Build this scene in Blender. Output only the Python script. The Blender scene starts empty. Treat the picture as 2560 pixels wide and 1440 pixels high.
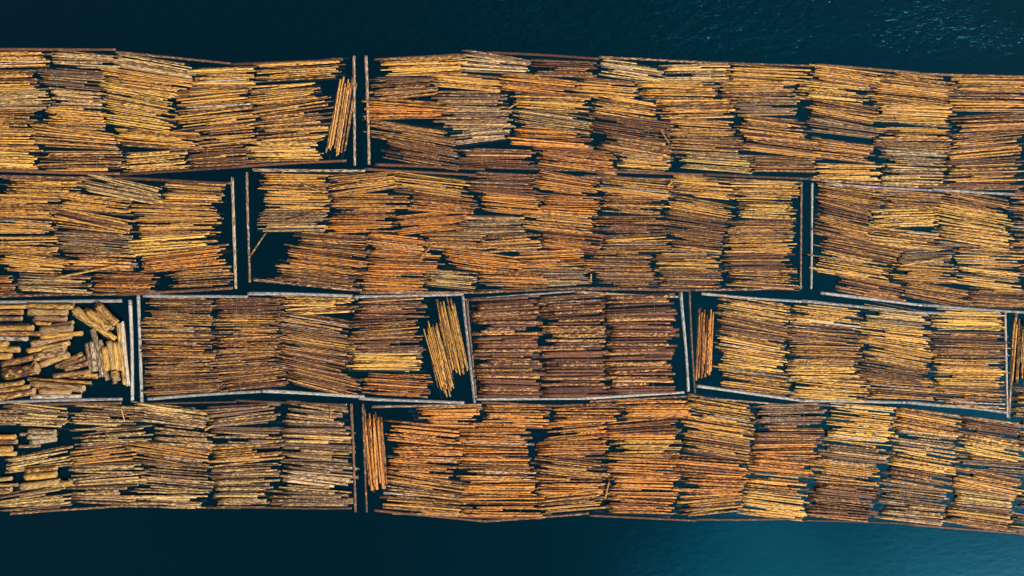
import bpy, bmesh, math, random
from mathutils import Vector, Matrix, noise

R = math.radians
random.seed(11)
scene = bpy.context.scene
COL = scene.collection

# ------------------------------------------------------------------ camera
S = 0.075                      # metres per photo pixel on the water
H = 150.7                      # drone height
cam_d = bpy.data.cameras.new("camera")
cam_d.sensor_width = 36
cam_d.angle = R(65)
cam_d.clip_end = 20000
cam = bpy.data.objects.new("camera", cam_d)
COL.objects.link(cam)
cam.location = (0, 0, H)
scene.camera = cam

# ------------------------------------------------------------------ exposure, sky, sun
scene.view_settings.view_transform = 'Standard'
scene.view_settings.look = 'None'
scene.view_settings.gamma = 1
scene.view_settings.exposure = 0.36
SUN_EL, SUN_AZ = R(44), R(128)          # azimuth clockwise from +Y: lower right of the picture

world = bpy.data.worlds.new("World")
scene.world = world
world.use_nodes = True
wn, wl = world.node_tree.nodes, world.node_tree.links
wn.clear()
wo = wn.new("ShaderNodeOutputWorld")
bg = wn.new("ShaderNodeBackground")
bg.inputs["Strength"].default_value = 0.10
sky = wn.new("ShaderNodeTexSky")
sky.sky_type = 'NISHITA'
sky.sun_disc = False
sky.sun_elevation = SUN_EL
sky.sun_rotation = SUN_AZ
sky.dust_density = 2.0
# overcast: a broken cloud layer over the blue, much brighter where the sun stands behind it
tc = wn.new("ShaderNodeTexCoord")
nz = wn.new("ShaderNodeTexNoise")
nz.inputs["Scale"].default_value = 3.2
nz.inputs["Detail"].default_value = 5
wl.new(tc.outputs["Generated"], nz.inputs["Vector"])
dot = wn.new("ShaderNodeVectorMath"); dot.operation = 'DOT_PRODUCT'
gdir = Vector((0.62, -0.62, 1.0)).normalized()
dot.inputs[1].default_value = gdir
wl.new(tc.outputs["Generated"], dot.inputs[0])
add = wn.new("ShaderNodeMath"); add.operation = 'MULTIPLY_ADD'
wl.new(nz.outputs["Fac"], add.inputs[0]); add.inputs[1].default_value = 0.16
wl.new(dot.outputs["Value"], add.inputs[2])
glow = wn.new("ShaderNodeMapRange"); glow.interpolation_type = 'SMOOTHERSTEP'
glow.inputs["From Min"].default_value = 0.985
glow.inputs["From Max"].default_value = 1.10
glow.inputs["To Min"].default_value = 0.0
glow.inputs["To Max"].default_value = 1.0
wl.new(add.outputs[0], glow.inputs["Value"])
cloudc = wn.new("ShaderNodeMix"); cloudc.data_type = 'RGBA'
cloudc.inputs[6].default_value = (4.7, 5.0, 5.6, 1)
cloudc.inputs[7].default_value = (44, 47, 51, 1)
wl.new(glow.outputs["Result"], cloudc.inputs[0])
cov = wn.new("ShaderNodeMapRange")
cov.inputs["From Min"].default_value = 0.35
cov.inputs["From Max"].default_value = 0.6
cov.inputs["To Min"].default_value = 0.75
cov.inputs["To Max"].default_value = 1.0
wl.new(nz.outputs["Fac"], cov.inputs["Value"])
skm = wn.new("ShaderNodeMix"); skm.data_type = 'RGBA'
wl.new(cov.outputs["Result"], skm.inputs[0])
wl.new(sky.outputs["Color"], skm.inputs[6])
wl.new(cloudc.outputs[2], skm.inputs[7])
# an overcast sky is about three times as bright overhead as at the horizon
sz = wn.new("ShaderNodeSeparateXYZ"); wl.new(tc.outputs["Generated"], sz.inputs[0])
zen = wn.new("ShaderNodeMapRange")
zen.inputs["From Min"].default_value = 0.0; zen.inputs["From Max"].default_value = 1.0
zen.inputs["To Min"].default_value = 0.10; zen.inputs["To Max"].default_value = 1.0
wl.new(sz.outputs["Z"], zen.inputs["Value"])
zm = wn.new("ShaderNodeMix"); zm.data_type = 'RGBA'; zm.blend_type = 'MULTIPLY'
zm.inputs[0].default_value = 1.0
wl.new(skm.outputs[2], zm.inputs[6]); wl.new(zen.outputs["Result"], zm.inputs[7])
# the cloud is thinner, and brighter, on the sun's side
east = wn.new("ShaderNodeMapRange"); east.interpolation_type = 'SMOOTHSTEP'
east.inputs["From Min"].default_value = -0.25; east.inputs["From Max"].default_value = 0.6
east.inputs["To Min"].default_value = 0.75; east.inputs["To Max"].default_value = 2.1
wl.new(sz.outputs["X"], east.inputs["Value"])
em = wn.new("ShaderNodeMix"); em.data_type = 'RGBA'; em.blend_type = 'MULTIPLY'
em.inputs[0].default_value = 1.0
wl.new(zm.outputs[2], em.inputs[6]); wl.new(east.outputs["Result"], em.inputs[7])
wl.new(em.outputs[2], bg.inputs["Color"])
wl.new(bg.outputs[0], wo.inputs["Surface"])

sun_d = bpy.data.lights.new("sun", 'SUN')
sun_d.energy = 2.9
sun_d.angle = R(12)
sun_d.color = (1.0, 0.95, 0.87)
sun = bpy.data.objects.new("sun", sun_d)
COL.objects.link(sun)
sd = Vector((math.sin(SUN_AZ) * math.cos(SUN_EL), math.cos(SUN_AZ) * math.cos(SUN_EL), math.sin(SUN_EL)))
sun.rotation_euler = sd.to_track_quat('Z', 'Y').to_euler()

# ------------------------------------------------------------------ helpers
def P(px, py, z=0.0):
    """photo pixel (of the 2560 x 1440 picture) -> point on the plane at height z"""
    k = S * (H - z) / H
    return Vector(((px - 1280) * k, (720 - py) * k, z))

def tag(o, label=None, cat=None, group=None, kind=None):
    if label: o["label"] = label
    if cat: o["category"] = cat
    if group: o["group"] = group
    if kind: o["kind"] = kind
    return o

def link_mesh(name, bm, mats, parent=None, smooth=True):
    me = bpy.data.meshes.new(name)
    bm.to_mesh(me); bm.free()
    for m in mats: me.materials.append(m)
    if smooth:
        for p in me.polygons: p.use_smooth = True
    o = bpy.data.objects.new(name, me)
    COL.objects.link(o)
    if parent: o.parent = parent
    return o

def nmat(name):
    m = bpy.data.materials.new(name); m.use_nodes = True
    n, l = m.node_tree.nodes, m.node_tree.links
    n.clear()
    out = n.new("ShaderNodeOutputMaterial")
    b = n.new("ShaderNodeBsdfPrincipled")
    l.new(b.outputs[0], out.inputs["Surface"])
    return m, n, l, b, out

def math_node(n, l, op, a, b=None, c=None):
    x = n.new("ShaderNodeMath"); x.operation = op
    for i, v in enumerate((a, b, c)):
        if v is None: continue
        if isinstance(v, (int, float)): x.inputs[i].default_value = v
        else: l.new(v, x.inputs[i])
    return x.outputs[0]

def mix_col(n, l, fac, a, b, blend='MIX'):
    x = n.new("ShaderNodeMix"); x.data_type = 'RGBA'; x.blend_type = blend
    if isinstance(fac, (int, float)): x.inputs[0].default_value = fac
    else: l.new(fac, x.inputs[0])
    for i, v in ((6, a), (7, b)):
        if isinstance(v, tuple): x.inputs[i].default_value = v + (1,)
        else: l.new(v, x.inputs[i])
    return x.outputs[2]

# ------------------------------------------------------------------ materials
def log_material(name, bark_a, bark_b, knots=True, patch=(1.25, 4.2, 4.2)):
    """peeled wood in the object's colour, with bark left on in long patches; the object's alpha is the share of bark"""
    m, n, l, b, out = nmat(name)
    tcn = n.new("ShaderNodeTexCoord")
    oi = n.new("ShaderNodeObjectInfo")
    off = n.new("ShaderNodeCombineXYZ")
    r1 = math_node(n, l, 'MULTIPLY', oi.outputs["Random"], 371.0)
    r2 = math_node(n, l, 'MULTIPLY', oi.outputs["Random"], 87.0)
    l.new(r1, off.inputs[0]); l.new(r2, off.inputs[1])
    va = n.new("ShaderNodeVectorMath"); va.operation = 'ADD'
    l.new(tcn.outputs["Object"], va.inputs[0]); l.new(off.outputs[0], va.inputs[1])

    def noise_at(scale, detail, rough):
        mp = n.new("ShaderNodeMapping"); mp.inputs["Scale"].default_value = scale
        l.new(va.outputs[0], mp.inputs["Vector"])
        t = n.new("ShaderNodeTexNoise")
        t.inputs["Scale"].default_value = 1; t.inputs["Detail"].default_value = detail
        t.inputs["Roughness"].default_value = rough
        l.new(mp.outputs[0], t.inputs["Vector"])
        return t.outputs["Fac"]
    n_patch = noise_at(patch, 6, 0.68)
    n_streak = noise_at((1.3, 14, 14), 4, 0.68)
    n_fine = noise_at((2.6, 8, 8), 4, 0.75)
    n_tone = noise_at((0.22, 1, 1), 2, 0.5)
    # bark share: object alpha moved by a per-log chance
    rr = math_node(n, l, 'FRACT', math_node(n, l, 'MULTIPLY', oi.outputs["Random"], 53.7))
    share = math_node(n, l, 'MULTIPLY_ADD', math_node(n, l, 'SUBTRACT', rr, 0.5), 0.38, oi.outputs["Alpha"])
    thr = math_node(n, l, 'MULTIPLY_ADD', share, 0.34, 0.33)
    d = math_node(n, l, 'SUBTRACT', thr, n_patch)
    mr = n.new("ShaderNodeMapRange")
    mr.inputs["From Min"].default_value = -0.018; mr.inputs["From Max"].default_value = 0.018
    l.new(d, mr.inputs["Value"])
    bark_f = mr.outputs["Result"]
    rb = math_node(n, l, 'FRACT', math_node(n, l, 'MULTIPLY', oi.outputs["Random"], 19.3))
    bark = mix_col(n, l, math_node(n, l, 'MULTIPLY_ADD', rb, 0.6, math_node(n, l, 'MULTIPLY_ADD', n_fine, 1.9, -0.75)), bark_a, bark_b)
    # wood tone varies along the stem
    w2 = mix_col(n, l, math_node(n, l, 'MULTIPLY', n_tone, 0.30), oi.outputs["Color"], (0.58, 0.33, 0.12))
    c = mix_col(n, l, bark_f, w2, bark)
    st = n.new("ShaderNodeMapRange")
    st.inputs["From Min"].default_value = 0.36; st.inputs["From Max"].default_value = 0.64
    st.inputs["To Min"].default_value = 0.22; st.inputs["To Max"].default_value = 1.5
    l.new(n_streak, st.inputs["Value"])
    c = mix_col(n, l, 1.0, c, st.outputs["Result"], 'MULTIPLY')
    l.new(c, b.inputs["Base Color"])
    b.inputs["Roughness"].default_value = 0.6
    b.inputs["Specular IOR Level"].default_value = 0.35
    bp = n.new("ShaderNodeBump"); bp.inputs["Strength"].default_value = 0.7; bp.inputs["Distance"].default_value = 0.06
    hh = math_node(n, l, 'ADD', math_node(n, l, 'MULTIPLY', bark_f, 0.5), n_streak)
    l.new(hh, bp.inputs["Height"]); l.new(bp.outputs[0], b.inputs["Normal"])
    return m

M_BROWN = log_material("brown_bark_log", (0.022, 0.008, 0.005), (0.20, 0.080, 0.038))
M_RED = log_material("red_bark_log", (0.024, 0.007, 0.004), (0.22, 0.078, 0.034))
M_GREY = log_material("grey_bark_log", (0.028, 0.014, 0.009), (0.25, 0.132, 0.075))
M_PALE = log_material("bleached_boom_log", (0.15, 0.135, 0.12), (0.30, 0.28, 0.26))

m, n, l, b, out = nmat("cut_log_end")
oi = n.new("ShaderNodeObjectInfo")
t = n.new("ShaderNodeTexNoise"); t.inputs["Scale"].default_value = 6
c = mix_col(n, l, 0.45, oi.outputs["Color"], (0.62, 0.46, 0.25))
l.new(mix_col(n, l, math_node(n, l, 'MULTIPLY', t.outputs["Fac"], 0.5), c, (0.22, 0.12, 0.06)), b.inputs["Base Color"])
b.inputs["Roughness"].default_value = 0.8
M_END = m

m, n, l, b, out = nmat("galvanised_wire")
t = n.new("ShaderNodeTexNoise"); t.inputs["Scale"].default_value = 3
l.new(mix_col(n, l, t.outputs["Fac"], (0.25, 0.24, 0.24), (0.45, 0.45, 0.46)), b.inputs["Base Color"])
b.inputs["Metallic"].default_value = 0.3; b.inputs["Roughness"].default_value = 0.5
M_WIRE = m

m, n, l, b, out = nmat("rusty_chain")
t = n.new("ShaderNodeTexNoise"); t.inputs["Scale"].default_value = 5
l.new(mix_col(n, l, t.outputs["Fac"], (0.02, 0.016, 0.014), (0.07, 0.04, 0.028)), b.inputs["Base Color"])
b.inputs["Roughness"].default_value = 0.7
M_CHAIN = m

m, n, l, b, out = nmat("green_leaves")
oi = n.new("ShaderNodeTexNoise"); oi.inputs["Scale"].default_value = 2.5
l.new(mix_col(n, l, oi.outputs["Fac"], (0.03, 0.05, 0.012), (0.11, 0.14, 0.03)), b.inputs["Base Color"])
b.inputs["Roughness"].default_value = 0.7
M_GREEN = m

# water: murky teal, sunken logs just show through, small wind ripples
m, n, l, b, out = nmat("harbour_water")
b.inputs["Base Color"].default_value = (0.0001, 0.0062, 0.0105, 1)
b.inputs["Roughness"].default_value = 0.10
b.inputs["IOR"].default_value = 1.45
b.inputs["Specular Tint"].default_value = (0.025, 0.67, 1.0, 1)
tcn = n.new("ShaderNodeTexCoord")
def wn_noise(scale, detail, rough, rot=0.5):
    mp = n.new("ShaderNodeMapping"); mp.inputs["Scale"].default_value = scale; mp.inputs["Rotation"].default_value = (0, 0, rot)
    l.new(tcn.outputs["Object"], mp.inputs["Vector"])
    t = n.new("ShaderNodeTexNoise"); t.inputs["Scale"].default_value = 1
    t.inputs["Detail"].default_value = detail; t.inputs["Roughness"].default_value = rough
    l.new(mp.outputs[0], t.inputs["Vector"])
    return t.outputs["Fac"]
rip = wn_noise((0.42, 0.85, 1), 4, 0.6)
big = wn_noise((0.035, 0.05, 1), 3, 0.5, 0.9)
gust = n.new("ShaderNodeMapRange")
gust.inputs["From Min"].default_value = 0.35; gust.inputs["From Max"].default_value = 0.65
gust.inputs["To Min"].default_value = 0.6; gust.inputs["To Max"].default_value = 1.0
l.new(big, gust.inputs["Value"])
# open water to the north is ruffled by wind, the water among and south of the rafts lies in their lee
sx = n.new("ShaderNodeSeparateXYZ"); l.new(tcn.outputs["Object"], sx.inputs[0])
lee = n.new("ShaderNodeMapRange")
lee.inputs["From Min"].default_value = 36; lee.inputs["From Max"].default_value = 47
lee.inputs["To Min"].default_value = 0.08; lee.inputs["To Max"].default_value = 1.0
l.new(sx.outputs["Y"], lee.inputs["Value"])
amp = math_node(n, l, 'MULTIPLY', gust.outputs["Result"], lee.outputs["Result"])
bp = n.new("ShaderNodeBump"); bp.inputs["Distance"].default_value = 0.48
l.new(amp, bp.inputs["Strength"])
l.new(rip, bp.inputs["Height"]); l.new(bp.outputs[0], b.inputs["Normal"])
tr = n.new("ShaderNodeBsdfTransparent"); tr.inputs["Color"].default_value = (0.55, 0.72, 0.85, 1)
mx = n.new("ShaderNodeMixShader"); mx.inputs[0].default_value = 0.32
l.new(b.outputs[0], mx.inputs[1]); l.new(tr.outputs[0], mx.inputs[2])
l.new(mx.outputs[0], out.inputs["Surface"])
M_WATER = m

m, n, l, b, out = nmat("dark_seabed_mud")
t = n.new("ShaderNodeTexNoise"); t.inputs["Scale"].default_value = 0.06
l.new(mix_col(n, l, t.outputs["Fac"], (0.002, 0.010, 0.016), (0.004, 0.016, 0.022)), b.inputs["Base Color"])
b.inputs["Roughness"].default_value = 1.0
b.inputs["Specular IOR Level"].default_value = 0
M_BED = m

def sheet(name, z, mat, half=3000):
    bm = bmesh.new()
    vs = [bm.verts.new((x * half, y * half, 0)) for x, y in ((-1, -1), (1, -1), (1, 1), (-1, 1))]
    bm.faces.new(vs)
    o = link_mesh(name, bm, [mat], smooth=False)
    o.location.z = z
    return tag(o, kind="structure")
sheet("water", 0.0, M_WATER)
sheet("seabed", -9.0, M_BED)

# ------------------------------------------------------------------ log meshes (shared by every copy)
def log_mesh(name, L, r, sides, rings, wob, bend, taper, seed):
    rnd = random.Random(seed)
    bm = bmesh.new()
    ph, ph2 = rnd.uniform(0, 6.28), rnd.uniform(0, 6.28)
    b1, b2 = rnd.uniform(-bend, bend), rnd.uniform(-bend, bend)
    prof = [1 + rnd.uniform(-wob, wob) for _ in range(sides)]
    cut0, cut1 = rnd.uniform(-.3, .3) * r, rnd.uniform(-.3, .3) * r
    loops = []
    for i in range(rings + 1):
        t = i / rings
        x = (t - .5) * L
        rad = r * (1 + taper * (.5 - t)) * (1 + .05 * math.sin(7 * t + ph) + rnd.uniform(-.03, .03))
        cy = b1 * math.sin(math.pi * t) + .4 * b2 * math.sin(2 * math.pi * t + ph2)
        cz = .5 * b2 * math.sin(math.pi * t)
        ring = []
        for k in range(sides):
            a = 2 * math.pi * k / sides
            rr = rad * prof[k] * (1 + rnd.uniform(-wob, wob) * .5)
            slant = (cut0 if i == 0 else cut1 if i == rings else 0) * math.sin(a)
            ring.append(bm.verts.new((x + slant, cy + rr * math.cos(a), cz + rr * math.sin(a))))
        loops.append(ring)
    for i in range(rings):
        for k in range(sides):
            bm.faces.new((loops[i][k], loops[i + 1][k], loops[i + 1][(k + 1) % sides], loops[i][(k + 1) % sides]))
    f0 = bm.faces.new(loops[0]); f1 = bm.faces.new(list(reversed(loops[-1])))
    f0.material_index = f1.material_index = 1
    bmesh.ops.recalc_face_normals(bm, faces=bm.faces)
    me = bpy.data.meshes.new(name)
    bm.to_mesh(me); bm.free()
    me.materials.append(M_BROWN); me.materials.append(M_END)
    for p in me.polygons: p.use_smooth = p.material_index == 0
    return me

POLES = [log_mesh("log_mesh", 12, .25, 9, 8, .05, .10, .26, 100 + i) for i in range(8)]
CHUNKS = [log_mesh("chunk_log_mesh", 6, .5, 13, 7, .13, .05, .12, 200 + i) for i in range(5)]
BOOMS = [log_mesh("boom_log_mesh", 20, .33, 12, 20, .05, .22, .16, 300 + i) for i in range(6)]

def put_log(name, me, base_len, base_r, p0, p1, r, mat, color, bark, parent=None):
    """one log from p0 to p1, a copy that shares mesh ME; its colour is the object colour"""
    o = bpy.data.objects.new(name, me)
    COL.objects.link(o)
    d = p1 - p0
    q = d.to_track_quat('X', 'Z')
    roll = Matrix.Rotation(random.uniform(0, 6.28), 4, 'X')
    M = Matrix.Translation((p0 + p1) / 2) @ q.to_matrix().to_4x4() @ roll @ Matrix.Diagonal((d.length / base_len, r / base_r, r / base_r, 1))
    if parent:
        o.parent = parent
        M = parent.matrix_world.inverted() @ M if False else Matrix.Translation(-parent.location) @ M
    o.matrix_local = M if parent else M
    if not parent: o.matrix_world = M
    o.material_slots[0].link = 'OBJECT'
    o.material_slots[0].material = mat
    o.color = (*color, bark)
    return o

def jcol(c, j=.13):
    k = 1 + random.uniform(-j, j)
    return tuple(max(.02, min(.95, v * k * (1 + random.uniform(-.05, .05)))) for v in c)

# looks: wood colour, share of bark, material, words
LOOK = {
    'g': ((.67, .308, .048), .42, M_BROWN, "golden"),
    'y': ((.80, .415, .080), .35, M_BROWN, "bright yellow"),
    'o': ((.68, .238, .029), .42, M_RED, "orange"),
    't': ((.63, .282, .054), .50, M_BROWN, "tan"),
    'b': ((.58, .265, .058), .62, M_BROWN, "dark brown"),
    'r': ((.60, .28, .075), .70, M_RED, "reddish"),
    'e': ((.58, .335, .105), .58, M_GREY, "grey-brown"),
    'w': ((.66, .42, .18), .50, M_GREY, "whitish"),
    'm': ((.67, .40, .125), .48, M_GREY, "grey-and-yellow"),
}
ORD = ["first", "second", "third", "fourth", "fifth", "sixth", "seventh", "eighth", "ninth", "tenth", "eleventh", "twelfth"]

def wire_loop(p, ax, half_w, top, bot, parent):
    """a binding wire round the bundle at p, square to its axis"""
    bm = bmesh.new()
    nrm = Vector((-ax.y, ax.x, 0))
    N, K, r = 20, 4, .012
    rings = []
    for i in range(N):
        a = 2 * math.pi * i / N
        ca, sa = math.cos(a), math.sin(a)
        c = nrm * (half_w * ca) + Vector((0, 0, sa * (top if sa > 0 else bot)))
        rad = (nrm * ca + Vector((0, 0, sa))).normalized()
        rings.append([bm.verts.new(p + c + rad * (r * math.cos(2 * math.pi * k / K)) + ax * (r * math.sin(2 * math.pi * k / K)) - parent.location) for k in range(K)])
    for i in range(N):
        for k in range(K):
            bm.faces.new((rings[i][k], rings[(i + 1) % N][k], rings[(i + 1) % N][(k + 1) % K], rings[i][(k + 1) % K]))
    bmesh.ops.recalc_face_normals(bm, faces=bm.faces)
    return link_mesh("binding_wire", bm, [M_WIRE], parent)

def slant_word(dx, dy):
    if abs(dx) < abs(dy): return ""
    s = dy / max(1, abs(dx)) * (1 if dx > 0 else -1)
    return ""

def bundle(x0, y0, x1, y1, h, d, look, label, group, fan=0.0, loose=0.0):
    """a wired bundle of logs: photo pixels of its centre line, its width h, the log thickness d"""
    wood, bark, mat, _ = LOOK[look]
    a, c = P(x0, y0, .5), P(x1, y1, .5)
    a.z = c.z = 0
    mid = (a + c) / 2
    ax = (c - a); L = ax.length; ax.normalize()
    nrm = Vector((-ax.y, ax.x, 0))
    W = h * S
    root = bpy.data.objects.new("log_bundle", None)
    root.empty_display_size = .5
    COL.objects.link(root)
    root.location = mid
    tag(root, label, "log bundle", group)
    d *= .84
    h *= 1.05
    W = h * S
    rad = d * S / 2
    crown = min(.5, .14 * W)
    n_top = max(3, int(round(h / d * 1.16)))
    n_low = max(3, int(round(h / d * .75)))
    hue = random.uniform(.93, 1.09)
    base = (wood[0] * hue, wood[1] * hue * random.uniform(.97, 1.04), wood[2] * hue * random.uniform(.88, 1.14))
    bk = bark + random.uniform(-.05, .05)
    def one(u, z, lo, hi, yaw, r, dark=0.0):
        ln = L * random.uniform(lo, hi)
        slack = max(0, L - ln)
        sh = random.uniform(-.5, .5) * slack + L * random.gauss(0, .033)
        ctr = mid + ax * sh + nrm * (u * W / 2)
        dirn = Matrix.Rotation(yaw, 3, 'Z') @ ax
        tilt = random.gauss(0, .006)
        p0 = ctr - dirn * (ln / 2) + Vector((0, 0, z - tilt * ln / 2))
        p1 = ctr + dirn * (ln / 2) + Vector((0, 0, z + tilt * ln / 2))
        cj = jcol(base, .22)
        if dark: cj = tuple(v * .55 for v in cj)      # low logs are soaked, their colour also darkened as crevice shade
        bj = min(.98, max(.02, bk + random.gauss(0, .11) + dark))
        if random.random() < .022: cj = (.52, .45, .36)
        if random.random() < .5: p0, p1 = p1, p0
        return put_log("log", random.choice(POLES), 12, .25, p0, p1, r, mat, cj, bj, root)
    for i in range(n_top):
        u = -1 + 2 * (i + .5) / n_top + random.gauss(0, .35 / n_top)
        lens = max(0, 1 - u * u)
        r = rad * random.choice((.55, .68, .78, .88, .95, 1.08)) * random.uniform(.93, 1.05)
        z = .02 + crown * lens + random.uniform(-.16, .16)
        yaw = R(fan) * -u + R(random.gauss(0, .75 + 1.6 * loose))
        if random.random() < .16 + .4 * loose:
            one(u, z, .45, .75, yaw, r)
        else:
            one(u, z, *random.choice(((.78, .95), (.86, 1.0), (.9, 1.06))), yaw, r)
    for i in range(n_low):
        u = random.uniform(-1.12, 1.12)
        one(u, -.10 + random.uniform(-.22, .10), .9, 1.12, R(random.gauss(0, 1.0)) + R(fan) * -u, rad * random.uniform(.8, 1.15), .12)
    if W > 1.5:
        for t in (.3, .7):
            p = mid + ax * (L * (t - .5 + random.uniform(-.03, .03)))
            wire_loop(p, ax, W / 2 + .06, crown + rad + .13, .5, root)
    return root

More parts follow.
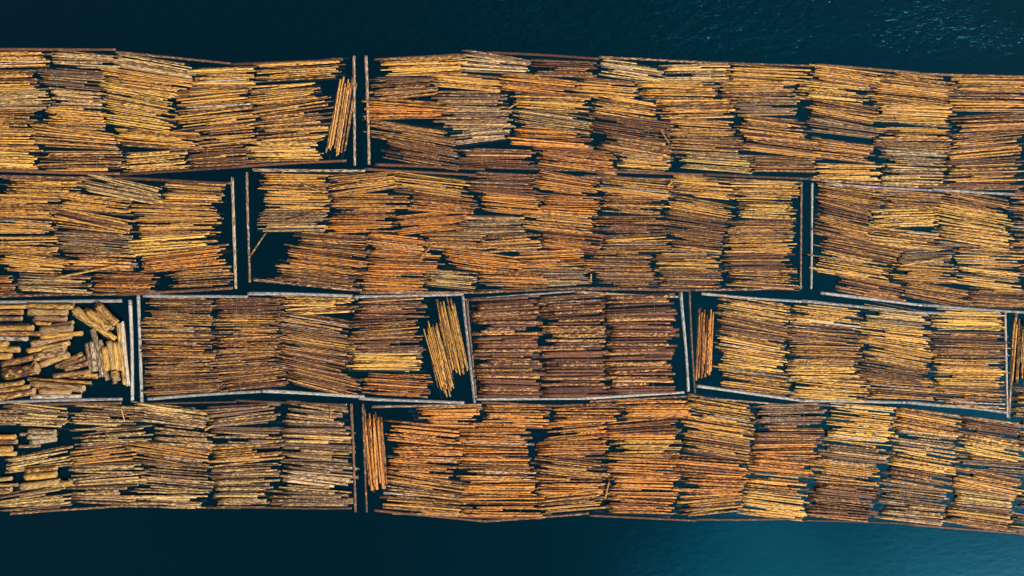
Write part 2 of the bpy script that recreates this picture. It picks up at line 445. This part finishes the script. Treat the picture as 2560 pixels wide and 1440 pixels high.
# ------------------------------------------------------------------ the rafts, bundle by bundle
# each line is one column of a raft, its bundles top to bottom: x0 y0 x1 y1 width log-thickness look [fan]
RAFTS = {
"A1": ("short top raft", "from crosswise boom", """
640 180 855 168 44 5.2 g/622 240 795 226 46 5.4 g/630 288 826 262 46 5.4 t -2/645 333 816 322 50 5.6 t/617 378 794 378 46 5.6 y
478 192 638 190 48 4.8 y/447 250 622 236 48 4.8 g/437 300 645 278 48 5.4 g/482 345 640 330 46 5 t/475 395 622 385 44 5 b
290 146 475 178 30 5.6 m/250 192 472 222 44 5.4 g/250 222 425 254 54 4.6 y/258 282 432 308 50 4.6 y/290 340 500 356 44 5.6 g/308 410 470 398 48 5.2 y
135 145 308 154 36 5.6 m 2/97 192 262 204 44 6 e/125 240 252 250 44 6 e 2/115 290 260 300 48 5.4 g/78 330 295 355 48 5.4 t 3/95 402 305 402 48 5.6 t
-60 150 115 146 40 5.6 g/-80 198 85 196 46 5.4 g/-70 250 122 244 48 5.4 m/-90 294 85 300 46 5.4 g/-80 348 93 351 48 5.4 g/-90 394 86 404 42 5.4 y
"""),
"A2": ("long top raft", "from crosswise boom", """
955 168 1160 160 46 5 g/925 228 1092 216 48 5.8 t 3/912 268 1125 276 42 5.2 o 3/928 318 1128 352 44 5.4 b/966 368 1148 402 48 6 b
1150 148 1328 166 42 5.4 w 4/1078 196 1248 212 34 5.6 g/1088 248 1270 250 44 6.4 e/1085 294 1275 290 46 6 e/1128 340 1270 330 38 5.2 w 4/1150 392 1325 396 44 5.2 r
1330 166 1492 174 40 5.4 r/1248 202 1447 222 42 5 o/1285 250 1477 262 44 5 g/1285 285 1480 316 42 5.4 e/1283 338 1480 352 48 5.4 o/1345 388 1540 408 46 5.4 o
1497 164 1660 186 38 5.4 m/1443 214 1597 224 42 5 g/1488 255 1642 280 44 5 g/1475 302 1685 330 46 5.6 b/1503 352 1677 378 50 6 b/1548 402 1668 410 44 4.2 y
1652 180 1825 175 38 5.4 m/1600 224 1792 224 42 5 g/1645 272 1838 270 44 5 g/1668 312 1832 320 40 5.4 t 3/1680 356 1857 364 42 5.6 b/1702 400 1880 414 42 5.6 m
1825 178 2020 190 40 5 g/1797 222 1985 224 44 5.4 t/1835 264 1997 268 42 5.6 e/1848 308 2012 324 44 5.4 t/1857 352 2055 372 46 5.4 t/1872 408 2040 412 40 5 b
2022 180 2208 204 40 5 g/1990 222 2172 240 44 4.8 y/2022 264 2192 290 42 4.8 t/2023 308 2205 334 34 5.4 e 2/2032 366 2183 384 44 5.4 t/2042 430 2203 432 42 5 y
2197 194 2390 216 38 5.2 t/2172 234 2378 256 42 5 g/2195 280 2375 288 46 4.8 y/2182 340 2375 342 46 5.4 g/2205 386 2370 394 44 5.4 m/2212 438 2360 440 42 5.4 m
2385 208 2590 210 42 5 g/2368 254 2590 258 44 5 g/2385 312 2590 300 44 5 t/2380 362 2560 346 40 5 t/2365 398 2553 386 48 5.4 g/2360 448 2556 442 48 5.4 t
"""),
"B1": ("short second-tier raft", "from crosswise boom", """
412 478 556 485 48 5 g/325 518 542 526 42 5 g/335 564 540 566 44 4.8 g/315 618 525 604 48 4.6 y/355 662 565 640 46 5 o -2/425 700 577 692 42 5.4 b
210 452 398 492 44 5.4 m 2/148 500 328 518 40 5 g/135 546 328 570 46 5.6 t 3/140 602 328 614 46 6 e/162 648 338 654 46 5.4 t/235 704 385 708 46 5 o
12 464 205 468 40 5.4 g/-40 508 150 514 44 5 g/-50 556 130 562 48 5 g/-50 612 142 614 44 5.4 g/0 650 165 666 46 5.4 g 3/40 706 222 712 42 5.6 m
-180 712 38 712 44 5.4 o
"""),
"B2": ("long second-tier raft", "from loose-pole corner", """
655 458 820 460 50 3.9 g/660 505 820 506 44 3.9 g/643 554 815 552 44 4.6 e/742 600 920 612 44 4.2 t/718 638 915 662 50 4.2 o/690 684 886 702 48 4.2 t
822 468 992 446 44 4.2 g 2/830 506 1020 508 44 4.6 t/820 556 985 556 48 4.2 o/920 602 1072 620 44 3.9 o/920 654 1095 660 44 4.2 o/902 700 1065 706 46 4.2 o
985 450 1170 474 46 3.9 g/1025 500 1190 516 44 3.9 o 2/985 562 1170 548 46 3.9 o/1058 604 1218 608 44 4.2 t -4/1112 644 1305 668 46 4 o/1065 692 1190 704 42 4.2 m
1172 458 1342 464 46 4.6 r -3/1205 502 1350 514 44 4.2 o/1145 560 1312 560 42 5 e/1200 612 1350 602 42 4.2 t/1288 652 1456 646 46 4.2 o/1200 698 1367 700 44 4.2 o
1338 452 1500 472 46 4.2 o 2/1350 510 1500 516 44 4 o/1308 548 1485 564 46 4.6 t/1348 594 1507 612 46 4 o/1462 650 1630 656 46 4.2 b/1340 694 1472 692 40 4.4 m
1498 460 1680 478 46 4 g/1505 510 1667 514 44 4.2 t -2/1480 560 1670 562 40 4.6 r/1508 610 1674 604 44 4 g -2/1487 692 1642 694 42 4.4 b
1682 462 1838 474 48 4 g/1672 510 1830 536 46 4.2 t/1662 556 1815 578 44 4.4 b/1678 600 1808 614 42 4.2 t 2/1640 656 1802 660 46 4 g/1642 696 1808 696 44 4.4 b
1832 470 1997 476 46 4 y/1848 522 1985 526 44 4 y/1820 570 1988 570 42 4.4 t/1812 612 1982 612 44 4 g/1808 658 1970 656 42 4.2 b/1820 692 1990 698 46 4 t -2
"""),
"B3": ("pale second-tier raft", "from crosswise boom", """
2046 474 2208 500 46 4 t/2048 514 2178 544 48 4.2 b 3/2038 560 2192 594 46 4 t/2058 604 2250 640 44 4 t/2042 654 2222 682 46 4 y/2095 704 2262 736 42 4.2 t
2190 490 2358 500 44 4 t/2180 546 2342 540 46 3.8 y/2175 588 2352 606 44 3.8 y/2248 640 2384 636 44 4.4 e -4/2230 680 2390 690 42 4.2 t/2260 720 2430 750 42 4.2 t
2342 488 2518 520 44 4 t/2335 528 2526 562 44 3.8 y/2348 580 2532 604 48 3.8 y/2385 642 2560 648 46 3.8 y/2390 686 2560 706 44 3.8 y/2420 742 2590 752 46 4.2 t
2530 500 2710 508 50 4 t/2532 550 2710 560 46 4 e/2534 606 2710 614 46 4 t/2560 668 2720 676 48 4 t
"""),
"C2": ("brown pole raft", "from thick-log pen", """
370 768 534 772 48 4.2 b/350 818 535 820 46 4.2 t/356 868 535 872 48 4.2 t/365 918 535 914 48 4.2 b/362 966 562 958 48 4.2 b
540 770 705 768 48 4.2 b/532 816 695 814 46 4.2 t/540 866 708 862 48 4.2 t/530 914 690 902 48 4.2 b/548 960 718 942 46 4.2 b
702 764 884 762 42 4.6 y/688 795 872 822 44 4.4 b/702 845 886 874 48 4.4 b/688 890 862 922 48 4.4 b/722 932 892 974 48 4.2 b
888 770 1060 766 48 5 r/872 822 1042 812 44 5 b/865 862 1048 858 42 5 b/875 904 1048 904 46 4.6 y/905 958 1072 966 54 5 o
"""),
"C3": ("thick dark-bark raft", "from slanted bundles", """
1178 774 1347 766 50 9.6 r/1182 822 1350 820 48 9.6 r/1184 870 1350 868 48 9.6 r/1186 918 1351 918 48 9.6 r/1190 966 1352 968 50 9.6 r
1345 768 1512 758 50 9.6 r/1350 818 1514 814 48 9.6 r/1352 866 1512 864 48 9.6 r/1353 914 1516 912 48 9.6 r/1358 964 1520 962 48 9.6 r
1508 766 1686 758 48 9.4 r/1518 812 1690 812 46 9.4 r/1518 860 1682 860 48 9.4 r/1516 908 1676 904 48 9.4 r/1524 958 1684 956 50 9.4 r
"""),
"C4": ("yellow pole raft", "from upright poles", """
1800 762 1976 788 48 4.8 y/1794 806 1970 836 46 4.8 b 2/1796 850 1964 876 48 4.6 y/1798 900 1962 922 46 4.8 y/1804 944 1974 966 46 4.8 g
1980 782 2154 800 48 4.8 y/1970 826 2148 840 44 5 b/1976 874 2154 882 48 4.8 g/1966 926 2142 930 46 4.8 y/1986 968 2162 980 48 4.8 y
2158 784 2320 802 46 4.8 m 3/2144 830 2322 852 48 4.6 y/2160 878 2332 906 48 4.8 g/2144 922 2322 948 46 4.8 b 2/2164 968 2336 980 50 5 t
2330 798 2510 804 48 4.6 y/2320 856 2512 860 48 4.8 b/2334 904 2514 910 46 4.6 g/2336 948 2514 952 46 4.6 y/2334 990 2514 1002 48 4.8 t
"""),
"D1": ("grey lowest raft", "from crosswise boom", """
712 1030 856 1046 48 8 m 2/704 1084 876 1092 46 8.4 e/698 1132 880 1142 44 8.4 e/704 1176 880 1196 50 9 w/680 1234 874 1246 50 8.4 e 3
508 1046 688 1030 48 6.8 e/528 1090 702 1092 46 7.4 e/518 1140 700 1128 46 6.4 t/518 1190 696 1182 48 6.4 e/538 1244 668 1242 50 7.4 e
332 1028 520 1050 46 5.8 m/385 1086 530 1100 46 7.4 e/328 1124 528 1150 46 5.8 t/348 1180 532 1192 48 6 e/338 1240 516 1246 52 6 m
170 1036 350 1044 46 7 e 2/186 1096 378 1084 48 6 m/170 1142 346 1124 46 6 t/178 1192 358 1184 48 6.2 m/168 1234 346 1232 48 7.8 e -3
16 1034 168 1046 50 6.6 m 3/16 1164 172 1140 46 6 m -3/-12 1262 178 1238 48 6.4 m -3
-120 1038 30 1046 40 6.4 e 3
"""),
"D2": ("orange lowest raft", "from upright logs", """
974 1078 1152 1098 48 6.6 o/984 1130 1156 1136 42 6.6 o/972 1166 1140 1174 42 6.6 o/968 1202 1164 1232 46 6.6 t 2/970 1258 1172 1274 46 6.6 g
1048 1042 1202 1042 46 6.6 o -3/1148 1082 1316 1086 48 6.4 o/1148 1132 1322 1136 44 6.4 o/1144 1176 1340 1180 46 6.2 t/1158 1224 1346 1222 44 6.2 o -3/1154 1268 1358 1268 46 6.6 o
1204 1036 1374 1042 50 6.4 o/1364 1082 1520 1070 46 6.2 o/1344 1126 1518 1124 44 6.4 o/1340 1160 1516 1178 46 6.4 t/1346 1212 1512 1218 44 6.4 o/1348 1264 1510 1248 46 6.4 g -2
1382 1034 1548 1030 46 6.4 o/1510 1078 1698 1070 46 6.4 o -2/1534 1120 1700 1118 46 6.2 g/1514 1160 1690 1166 42 6.4 o/1524 1212 1692 1214 46 6.4 o/1520 1260 1682 1266 46 6.4 o
1545 1026 1718 1026 48 6.6 o/1716 1012 1882 1040 54 6.2 g/1710 1064 1880 1086 44 6.4 g/1710 1106 1880 1132 44 6.6 b/1682 1160 1872 1176 48 6.4 o/1700 1206 1866 1214 46 6.2 o/1700 1268 1852 1256 48 6.4 g
1888 1036 2062 1034 46 7 e/1888 1080 2058 1082 44 6.8 b/1886 1128 2042 1128 36 7 o/1870 1156 2032 1172 46 6.2 o/1866 1206 2022 1220 44 6.2 g/1854 1254 2018 1274 52 6.4 y
2072 1030 2242 1046 50 6.2 y/2062 1080 2230 1096 50 6.4 y/2052 1132 2222 1150 46 7.4 e/2030 1174 2196 1194 44 6.4 g/2030 1222 2196 1240 46 7 b/2022 1268 2186 1284 46 7.2 b
2236 1044 2402 1072 52 6.2 g/2232 1094 2396 1116 46 6.4 w/2232 1140 2398 1168 46 6.6 y/2212 1182 2384 1210 38 6.6 b/2204 1232 2374 1252 44 7 e/2200 1274 2366 1292 46 7.2 e
2402 1066 2548 1088 46 6.8 b/2392 1108 2566 1140 48 6.4 y/2400 1154 2580 1168 44 7 e/2380 1190 2550 1224 50 6.2 t/2384 1244 2534 1262 40 6.6 m/2368 1286 2532 1310 48 7 b
2542 1044 2710 1056 40 7 e/2552 1100 2720 1112 44 7 e/2552 1256 2720 1268 46 7 e/2530 1306 2700 1330 46 7 e
"""),
}

def read(text):
    for ln in text.strip().split("\n"):
        yield [(lambda w: [float(v) for v in w[:6]] + [w[6]] + [float(w[7]) if len(w) > 7 else 0.0])(b.split()) for b in ln.split("/")]

for key, (where, frm, text) in RAFTS.items():
    for ci, colm in enumerate(read(text)):
        for ri, (x0, y0, x1, y1, h, d, look, fan) in enumerate(colm):
            row = "topmost" if ri == 0 else "lowest" if ri == len(colm) - 1 else ORD[ri] + " down"
            if len(colm) == 1: row = "lone"
            how = "splayed " if fan else "slanting " if abs((y1 - y0) / (x1 - x0)) > .11 else "narrow " if h <= 40 else ""
            label = f"{how}{LOOK[look][3]} log bundle, {row}, {ORD[ci]} column {frm}, {where}"
            loose = {"D1": .45, "D2": .2, "C3": .05}.get(key, .2)
            bundle(x0, y0, x1, y1, h, d, look, label, "log bundles floating in the rafts", fan, loose)

# bundles that lie crosswise
for args, label in (
    ((839, 388, 867, 200, 46, 5.2, 't'), "upright tan log bundle lying across the end of the top short raft"),
    ((1120, 975, 1078, 812, 44, 4.4, 'g'), "longer of two slanting golden bundles across the end of the brown pole raft"),
    ((1150, 932, 1112, 754, 42, 4.4, 'g'), "shorter slanting golden bundle against the twin white crosswise booms"),
    ((1760, 942, 1766, 778, 40, 5.4, 'o'), "loose upright orange pole bundle beside the yellow pole raft"),
    ((942, 1222, 926, 1036, 44, 7.6, 'o'), "loose upright orange log bundle at the end of the orange lowest raft"),
    ((2550, 955, 2560, 798, 42, 6.4, 'g'), "upright golden log bundle past the two converging white booms"),
    ((2535, 1000, 2720, 1006, 54, 6, 't'), "tan log bundle just below the upright golden bundle at the picture's edge"),
):
    bundle(*args, label, "log bundles floating in the rafts", 0, .12)

# ------------------------------------------------------------------ thick short logs penned on their own: x0 y0 x1 y1 thickness
PEN = [
 ("two thick grey-brown logs under the grey upper boom, cut by the picture's edge", "-30 767 66 766 11/-40 780 56 780 14/-30 797 54 796 12"),
 ("broad bundle of five thick split logs nearest the grey upper boom", "69 765 184 768 13/72 778 168 781 16/89 793 166 797 14/90 807 128 811 9"),
 ("slanted bundle of thick golden logs pointing at the boom corner", "184 775 288 846 14/192 770 252 822 11/220 778 270 823 19/238 778 282 822 11/244 764 290 808 18/214 772 224 784 10"),
 ("pair of long thick upright golden logs beside the white crosswise boom", "296 808 312 962 10/305 806 321 965 10"),
 ("upright bundle of four thick greyish logs with one slanting across", "231 822 270 950 11/217 858 228 930 9/230 855 238 928 14/244 862 256 942 14/250 850 258 870 9"),
 ("upright bundle of short thick golden-brown logs by the long pair", "263 867 269 927 15/274 852 285 926 14/288 856 294 926 12/297 856 304 926 11/286 926 293 953 18"),
 ("three thick logs, the lowest one bleached white, at the picture's edge", "-20 820 82 820 14/-10 833 104 834 12/-20 845 68 847 12"),
 ("three stubby thick brown logs at the picture's edge, middle of the pen", "-40 861 20 861 15/-20 873 47 874 14/-40 890 28 891 16"),
 ("rising bundle of broad brown logs with a white one beneath", "105 820 183 806 10/103 827 180 820 18/105 841 205 833 13/80 858 178 842 11/80 865 160 846 8"),
 ("rising bundle of golden thick logs in the middle of the pen", "70 877 173 857 13/108 880 165 865 14/88 893 163 877 19/103 912 172 888 17"),
 ("thickest brown log of the pen with slabs beside it", "8 912 85 893 16/10 934 93 922 26/84 908 96 916 16"),
 ("fan of pale split logs below the upright grey logs", "141 917 205 884 10/152 917 212 896 12/162 922 220 908 14"),
 ("two long thin golden logs under the fan of split logs", "135 940 225 928 11/172 941 243 943 10/210 936 242 938 8"),
 ("stack of thick golden logs nearest the white lower boom", "69 947 227 957 9/81 957 210 970 15/100 977 176 979 16/79 992 202 990 11"),
 ("three thick pale logs rising from the picture's edge by the lower boom", "-20 968 59 956 12/-20 981 75 967 13/-20 997 85 978 17"),
 ("trio of big grey stub logs stacked between thin grey bundles", "72 1077 138 1080 14/72 1092 138 1092 14/78 1106 140 1098 13/48 1116 100 1114 8/50 1086 74 1084 8"),
 ("stub logs with yellow cut ends at the picture's edge, upper grey raft", "-30 1092 38 1092 12/-30 1104 42 1104 12/-30 1122 30 1122 14/-20 1134 40 1134 11"),
 ("rising bundle of big stubby tan logs in the lowest grey raft", "66 1178 142 1170 12/64 1192 140 1186 16/54 1216 150 1204 16/130 1212 178 1206 14"),
 ("stubby tan logs at the picture's edge, lower grey raft", "-30 1202 28 1196 11/-30 1214 44 1212 9/-30 1226 28 1224 14"),
]
for label, text in PEN:
    segs = [[float(v) for v in s.split()] for s in text.split("/")]
    cx = sum(s[0] + s[2] for s in segs) / (2 * len(segs)); cy = sum(s[1] + s[3] for s in segs) / (2 * len(segs))
    root = bpy.data.objects.new("log_bundle", None)
    root.empty_display_size = .5
    COL.objects.link(root)
    root.location = P(cx, cy, 0)
    tag(root, label, "log bundle", "thick short log bundles in the pen")
    for i, (x0, y0, x1, y1, d) in enumerate(segs):
        r = d * S / 2
        z = .12 + .3 * random.random()
        wood = random.choice(((.52, .255, .036), (.44, .21, .04), (.38, .22, .07), (.57, .29, .042)))
        if "white" in label and i == len(segs) - 1: wood = (.50, .43, .33)
        if "greyish" in label or "grey stub" in label: wood = (.40, .31, .17)
        put_log("log", random.choice(CHUNKS), 6, .5, P(x0, y0, z + r), P(x1, y1, z + r), r, random.choice((M_GREY, M_BROWN)), jcol(wood), random.uniform(.3, .56), root)
        if random.random() < .6:
            q0, q1 = P(x0, y0, -.1), P(x1, y1, -.1)
            off = Vector((random.uniform(-.5, .5), random.uniform(-.7, .7), -.25))
            put_log("log", random.choice(CHUNKS), 6, .5, q0 + off, q1 + off, r * .9, M_GREY, jcol(wood), .6, root)

# ------------------------------------------------------------------ boom logs chained round the rafts: raft edge, then x0 y0 x1 y1 thickness kind
BOOM = [
 ("upper edge of the top short raft", "575 160 856 148 7 b/288 129 576 158 7 b/-10 122 286 123 7.5 b"),
 ("lower edge of the top short raft", "588 416 865 401 8 b/300 435 590 417 8 b/-20 424 297 434 9 b"),
 ("upper edge of the top long raft", "935 148 1150 135 6 b/1150 136 1216 131 6 b/1215 130 1498 146 8 b/1497 142 1770 156 7 b/1766 155 2040 164 6.5 b/2039 161 2300 182 7.5 b/2298 184 2600 195 6.5 b"),
 ("lower edge of the top long raft", "937 411 1212 422 8.5 b/1214 417 1490 426 8.5 b/1489 427 1758 436 8 b/1760 435 2023 446 7.5 b/2023 446 2296 467 8.5 b/2296 466 2570 464 7 b"),
 ("crosswise end of the top short raft", "884 139 886 413 8 t"),
 ("crosswise end of the top long raft", "914 139 922 411 8.5 t"),
 ("upper edge of the second-tier short raft", "290 443 576 458 8 b/-20 440 300 446 8 b"),
 ("lower edge of the second-tier short raft", "294 736 580 720 9 b/-20 741 296 735 8 b"),
 ("crosswise end of the second-tier short raft", "579 443 588 722 8.5 t"),
 ("crosswise end of the second-tier long raft by the loose pole", "616 430 623 706 7 t"),
 ("upper edge of the second-tier long raft", "631 424 912 426 8.5 t/911 422 1190 437 7 b/1190 431 1462 443 7 b/1461 440 1731 451 8.5 b/1730 450 2004 455 8 b"),
 ("lower edge of the second-tier long raft", "633 699 903 726 9 b/901 731 1184 731 8 b/1185 731 1456 720 7.5 b/1455 721 1726 725 9 b/1727 724 2006 718 8 b"),
 ("crosswise far end of the second-tier long raft", "2004 457 2002 723 6.5 t"),
 ("crosswise end of the second-tier pale raft", "2031 457 2029 722 6.5 w"),
 ("upper edge of the second-tier pale raft", "2063 460 2330 476 8 w/2331 473 2620 488 8 w"),
 ("lower edge of the second-tier pale raft", "2052 732 2306 763 8.5 w/2306 762 2610 784 8 w"),
 ("upper edge of the thick-log pen", "-20 756 302 752 10 s"),
 ("lower edge of the thick-log pen", "12 1005 304 998 9 s/-60 1008 12 1006 9 s"),
 ("crosswise end of the thick-log pen", "323 750 329 1001 9.5 w"),
 ("near crosswise end of the thin brown pole raft", "344 737 353 1006 8.5 w"),
 ("upper edge of the thin brown pole raft", "356 739 618 742 9 s/619 734 880 740 9.5 w/886 742 1158 736 8 w"),
 ("lower edge of the thin brown pole raft", "368 998 650 979 9 s/654 978 910 992 9.5 w/896 996 1160 1007 8.5 w"),
 ("slanting far end of the thin brown pole raft", "1156 738 1186 1008 8 w"),
 ("crosswise end of the thick dark-bark raft, twin to a white one", "1167 752 1189 995 7 t"),
 ("upper edge of the thick dark-bark raft", "1162 749 1438 728 6 w/1438 729 1696 742 7 t"),
 ("lower edge of the thick dark-bark raft", "1192 998 1453 997 7 w/1452 997 1711 981 8 w"),
 ("crosswise far end of the thick dark-bark raft", "1702 730 1721 979 8.5 w"),
 ("crosswise near end of the yellow pole raft", "1724 725 1738 983 6 t"),
 ("upper edge of the yellow pole raft", "1754 734 2006 754 7.5 w/2005 752 2261 778 8.5 w/2264 780 2503 786 9 w"),
 ("lower edge of the yellow pole raft", "1742 965 1998 1001 8.5 w/1998 1002 2266 1007 8.5 w/2267 1006 2518 1032 9 w"),
 ("crosswise far end of the yellow pole raft", "2514 780 2520 1044 6.5 w"),
 ("slanted boom meeting the far end of the yellow pole raft", "2542 781 2523 1046 7 t"),
 ("upper edge of the grey lowest raft", "588 1001 866 1012 6.5 b/375 1009 588 1005 5.5 b/8 1016 301 1008 8 b"),
 ("lower edge of the grey lowest raft", "600 1268 878 1271 6.5 b/309 1266 600 1271 6.5 b/25 1285 308 1265 7 b"),
 ("crosswise end of the grey lowest raft", "877 1010 888 1281 7.5 b"),
 ("crosswise end of the orange lowest raft", "906 1010 916 1281 7 b"),
 ("upper edge of the orange lowest raft", "930 1017 1203 1012 7 t/1204 1006 1476 1016 7 b/1475 1004 1743 990 6 b/1746 995 2008 1014 6 t/2010 1009 2279 1024 6.5 t/2280 1024 2548 1060 6.5 t"),
 ("lower edge of the orange lowest raft", "935 1276 1203 1303 7 b/1204 1304 1473 1284 7 b/1474 1289 1742 1302 6 b/1741 1299 2006 1297 6.5 b/2006 1301 2295 1311 6 b/2273 1312 2600 1338 6.5 b"),
]
BK = {'b': ((.52, .29, .14), .74, M_BROWN, "dark bark boom log"), 't': ((.50, .36, .23), .58, M_GREY, "weathered brown boom log"),
      'w': ((.43, .40, .36), .44, M_PALE, "bleached white boom log"), 's': ((.26, .27, .26), .5, M_PALE, "grey weathered boom log")}

def chain_loop(o, x, r):
    bm = bmesh.new()
    N, K, t = 14, 5, .045
    rings = []
    for i in range(N):
        a = 2 * math.pi * i / N
        ca, sa = math.cos(a), math.sin(a)
        rings.append([bm.verts.new((x + t * math.sin(2 * math.pi * k / K), ca * (r + t * math.cos(2 * math.pi * k / K)), sa * (r + t * math.cos(2 * math.pi * k / K)))) for k in range(K)])
    for i in range(N):
        for k in range(K):
            bm.faces.new((rings[i][k], rings[(i + 1) % N][k], rings[(i + 1) % N][(k + 1) % K], rings[i][(k + 1) % K]))
    bmesh.ops.recalc_face_normals(bm, faces=bm.faces)
    me = bpy.data.meshes.new("chain_loop"); bm.to_mesh(me); bm.free()
    me.materials.append(M_CHAIN)
    return me
LOOP_A = chain_loop(None, -9.1, .355)
LOOP_B = chain_loop(None, 9.2, .325)

for where, text in BOOM:
    segs = text.split("/")
    for i, s in enumerate(segs):
        w = s.split()
        x0, y0, x1, y1, d = (float(v) for v in w[:5])
        col, bark, mat, words_ = BK[w[5]]
        r = d * S / 2 * .88
        z = r * .25
        o = put_log("boom_log", random.choice(BOOMS), 20, .33, P(x0, y0, z + r), P(x1, y1, z + r), r, mat, jcol(col, .06), min(.97, bark + random.uniform(-.08, .08)))
        o.location.z = z
        nth = "" if len(segs) == 1 else (", " + ORD[i] + " from crosswise end")
        tag(o, f"{words_}, {where}{nth}", "boom log", "boom logs round the rafts")
        for me in (LOOP_A, LOOP_B):
            c = bpy.data.objects.new("chain_loop", me)
            COL.objects.link(c); c.parent = o

# ------------------------------------------------------------------ loose sticks lying on the bundles or afloat
STICK = [
 (624, 641, 666, 581, 4, "thin pole afloat aslant in the open corner of the second-tier raft", 'g', .1),
 (1270, 272, 1297, 256, 3.5, "short bright stick bridging a gap in the top long raft", 'y', .7),
 (1652, 326, 1673, 358, 3.5, "brown stick lying aslant at the end of a brown bundle", 't', .7),
 (699, 447, 708, 429, 2.6, "short stick under the upper boom of the second-tier raft", 'y', .9),
 (755, 461, 811, 482, 4, "pale stick lying aslant on the corner golden bundle", 'y', 1.0),
 (716, 551, 796, 531, 3.5, "long pale stick lying across a grey-brown bundle", 'g', 1.0),
 (1050, 646, 1078, 614, 3.5, "splintered stick poking from between orange bundles", 'g', .9),
 (1476, 703, 1478, 684, 4.5, "short upright orange stub wedged between lower second-tier bundles", 'o', .8),
 (302, 1020, 312, 1054, 3.4, "thin pale stick lying crosswise on the grey lowest raft", 'y', .9),
 (512, 1076, 536, 1063, 4, "short pale stick lying on dark grey logs of the lowest raft", 'y', .9),
 (1512, 1248, 1523, 1204, 5, "upright brown stick in the gap beside a green tuft", 't', .4),
 (137, 540, 322, 582, 4.6, "long pale pole lying aslant over a tan bundle", 'g', 1.05),
 (905, 253, 1145, 272, 4.4, "long pole jutting out over the crosswise boom of the top long raft", 'g', .9),
 (2017, 636, 2060, 644, 3.2, "thin pole jutting out over the thin pale crosswise boom", 't', .9),
 (2250, 664, 2378, 642, 4.2, "bright pole lying aslant over the grey pile of the pale raft", 'y', 1.0),
 (356, 656, 366, 676, 2.6, "tiny orange stick standing out between two second-tier bundles", 'o', .9),
 (140, 694, 290, 664, 5, "long bowed pole lying along a gap in the second-tier short raft", 'g', .9),
 (1970, 530, 1976, 514, 3, "broken reddish stick at the tip of a bright yellow bundle", 'o', .8),
 (1667, 466, 1684, 452, 3.4, "short pale stick against the upper boom of the long second-tier raft", 'y', .9),
 (1784, 1096, 1786, 1087, 2.6, "tiny pale splinter on a golden bundle of the orange raft", 'y', .95),
 (828, 1020, 826, 1048, 3, "upright grey splinter at the end of the uppermost grey bundle", 't', .9),
]
for x0, y0, x1, y1, d, label, k, z in STICK:
    wood, bark, mat, _ = LOOK[k]
    o = put_log("loose_stick", random.choice(POLES), 12, .25, P(x0, y0, z), P(x1, y1, z + .08), d * S / 2, mat, jcol(tuple(v * .8 for v in wood)), .4)
    tag(o, label, "stick")

# ------------------------------------------------------------------ green tufts growing in the gaps
def tuft(px, py, rad, label):
    bm = bmesh.new()
    for i in range(260):
        a, q = random.uniform(0, 6.28), rad * math.sqrt(random.random())
        p = Vector((q * math.cos(a) * .7, q * math.sin(a), .1 + .5 * random.random() * (1 - q / rad)))
        u = Vector((random.uniform(-1, 1), random.uniform(-1, 1), random.uniform(-.4, .6))).normalized() * random.uniform(.1, .22)
        v = u.orthogonal().normalized() * .06
        bm.faces.new([bm.verts.new(p), bm.verts.new(p + u * .5 + v), bm.verts.new(p + u), bm.verts.new(p + u * .5 - v)])
    o = link_mesh("weed_tuft", bm, [M_GREEN], smooth=False)
    o.location = P(px, py, 0)
    tag(o, label, "weeds")
tuft(1528, 1268, .95, "green weed tuft growing in the gap beside the upright brown stick")
tuft(868, 1122, .75, "dark green weed tuft by the crosswise boom of the grey raft, upper one")
tuft(878, 1164, .6, "small green weed tuft touching the crosswise boom of the grey raft")
tuft(1698, 1260, .7, "olive weed tuft in the gap before the last golden bundle")

# ------------------------------------------------------------------ single logs floating just under the surface
SUNK = [
 (1018, 1027, 1062, 1031, 7, "sunken log under water by the top orange bundle of the lowest raft, uppermost of three"),
 (1028, 1038, 1066, 1040, 6, "sunken log under water by the top orange bundle, middle of three"),
 (1034, 1047, 1060, 1049, 6, "sunken log under water by the top orange bundle, lowest of three"),
 (904, 284, 952, 288, 5, "sunken log under the crosswise boom of the long top raft, upper one"),
 (902, 300, 940, 301, 5, "sunken log under the crosswise boom of the long top raft, lower one"),
 (694, 649, 742, 658, 5, "sunken pole fading under water in the open corner of the second-tier raft"),
 (536, 532, 560, 534, 4.5, "sunken pole end beside the golden bundles of the short second-tier raft, upper one"),
 (534, 556, 558, 558, 4.5, "sunken pole end beside the golden bundles of the short second-tier raft, lower one"),
 (852, 1052, 876, 1050, 6, "sunken pale log touching the crosswise boom of the grey raft"),
 (905, 1088, 907, 1092, 8, "short sunken stub in the channel between grey and orange rafts"),
 (1488, 1264, 1512, 1266, 8, "dark sunken log beside the green weed tuft, upper one"),
 (1484, 1276, 1510, 1277, 8, "dark sunken log beside the green weed tuft, lower one"),
 (1680, 1282, 1704, 1280, 8, "dark sunken log in the gap by the olive weed tuft"),
 (1748, 760, 1752, 800, 4.5, "sunken upright pole by the loose orange poles of the yellow raft"),
]
for x0, y0, x1, y1, d, label in SUNK:
    o = put_log("sunken_log", random.choice(POLES), 12, .25, P(x0, y0, -.45), P(x1, y1, -.3), d * S / 2, M_GREY, jcol((.5, .36, .2)), .5)
    tag(o, label, "log", "single logs floating just under the surface")
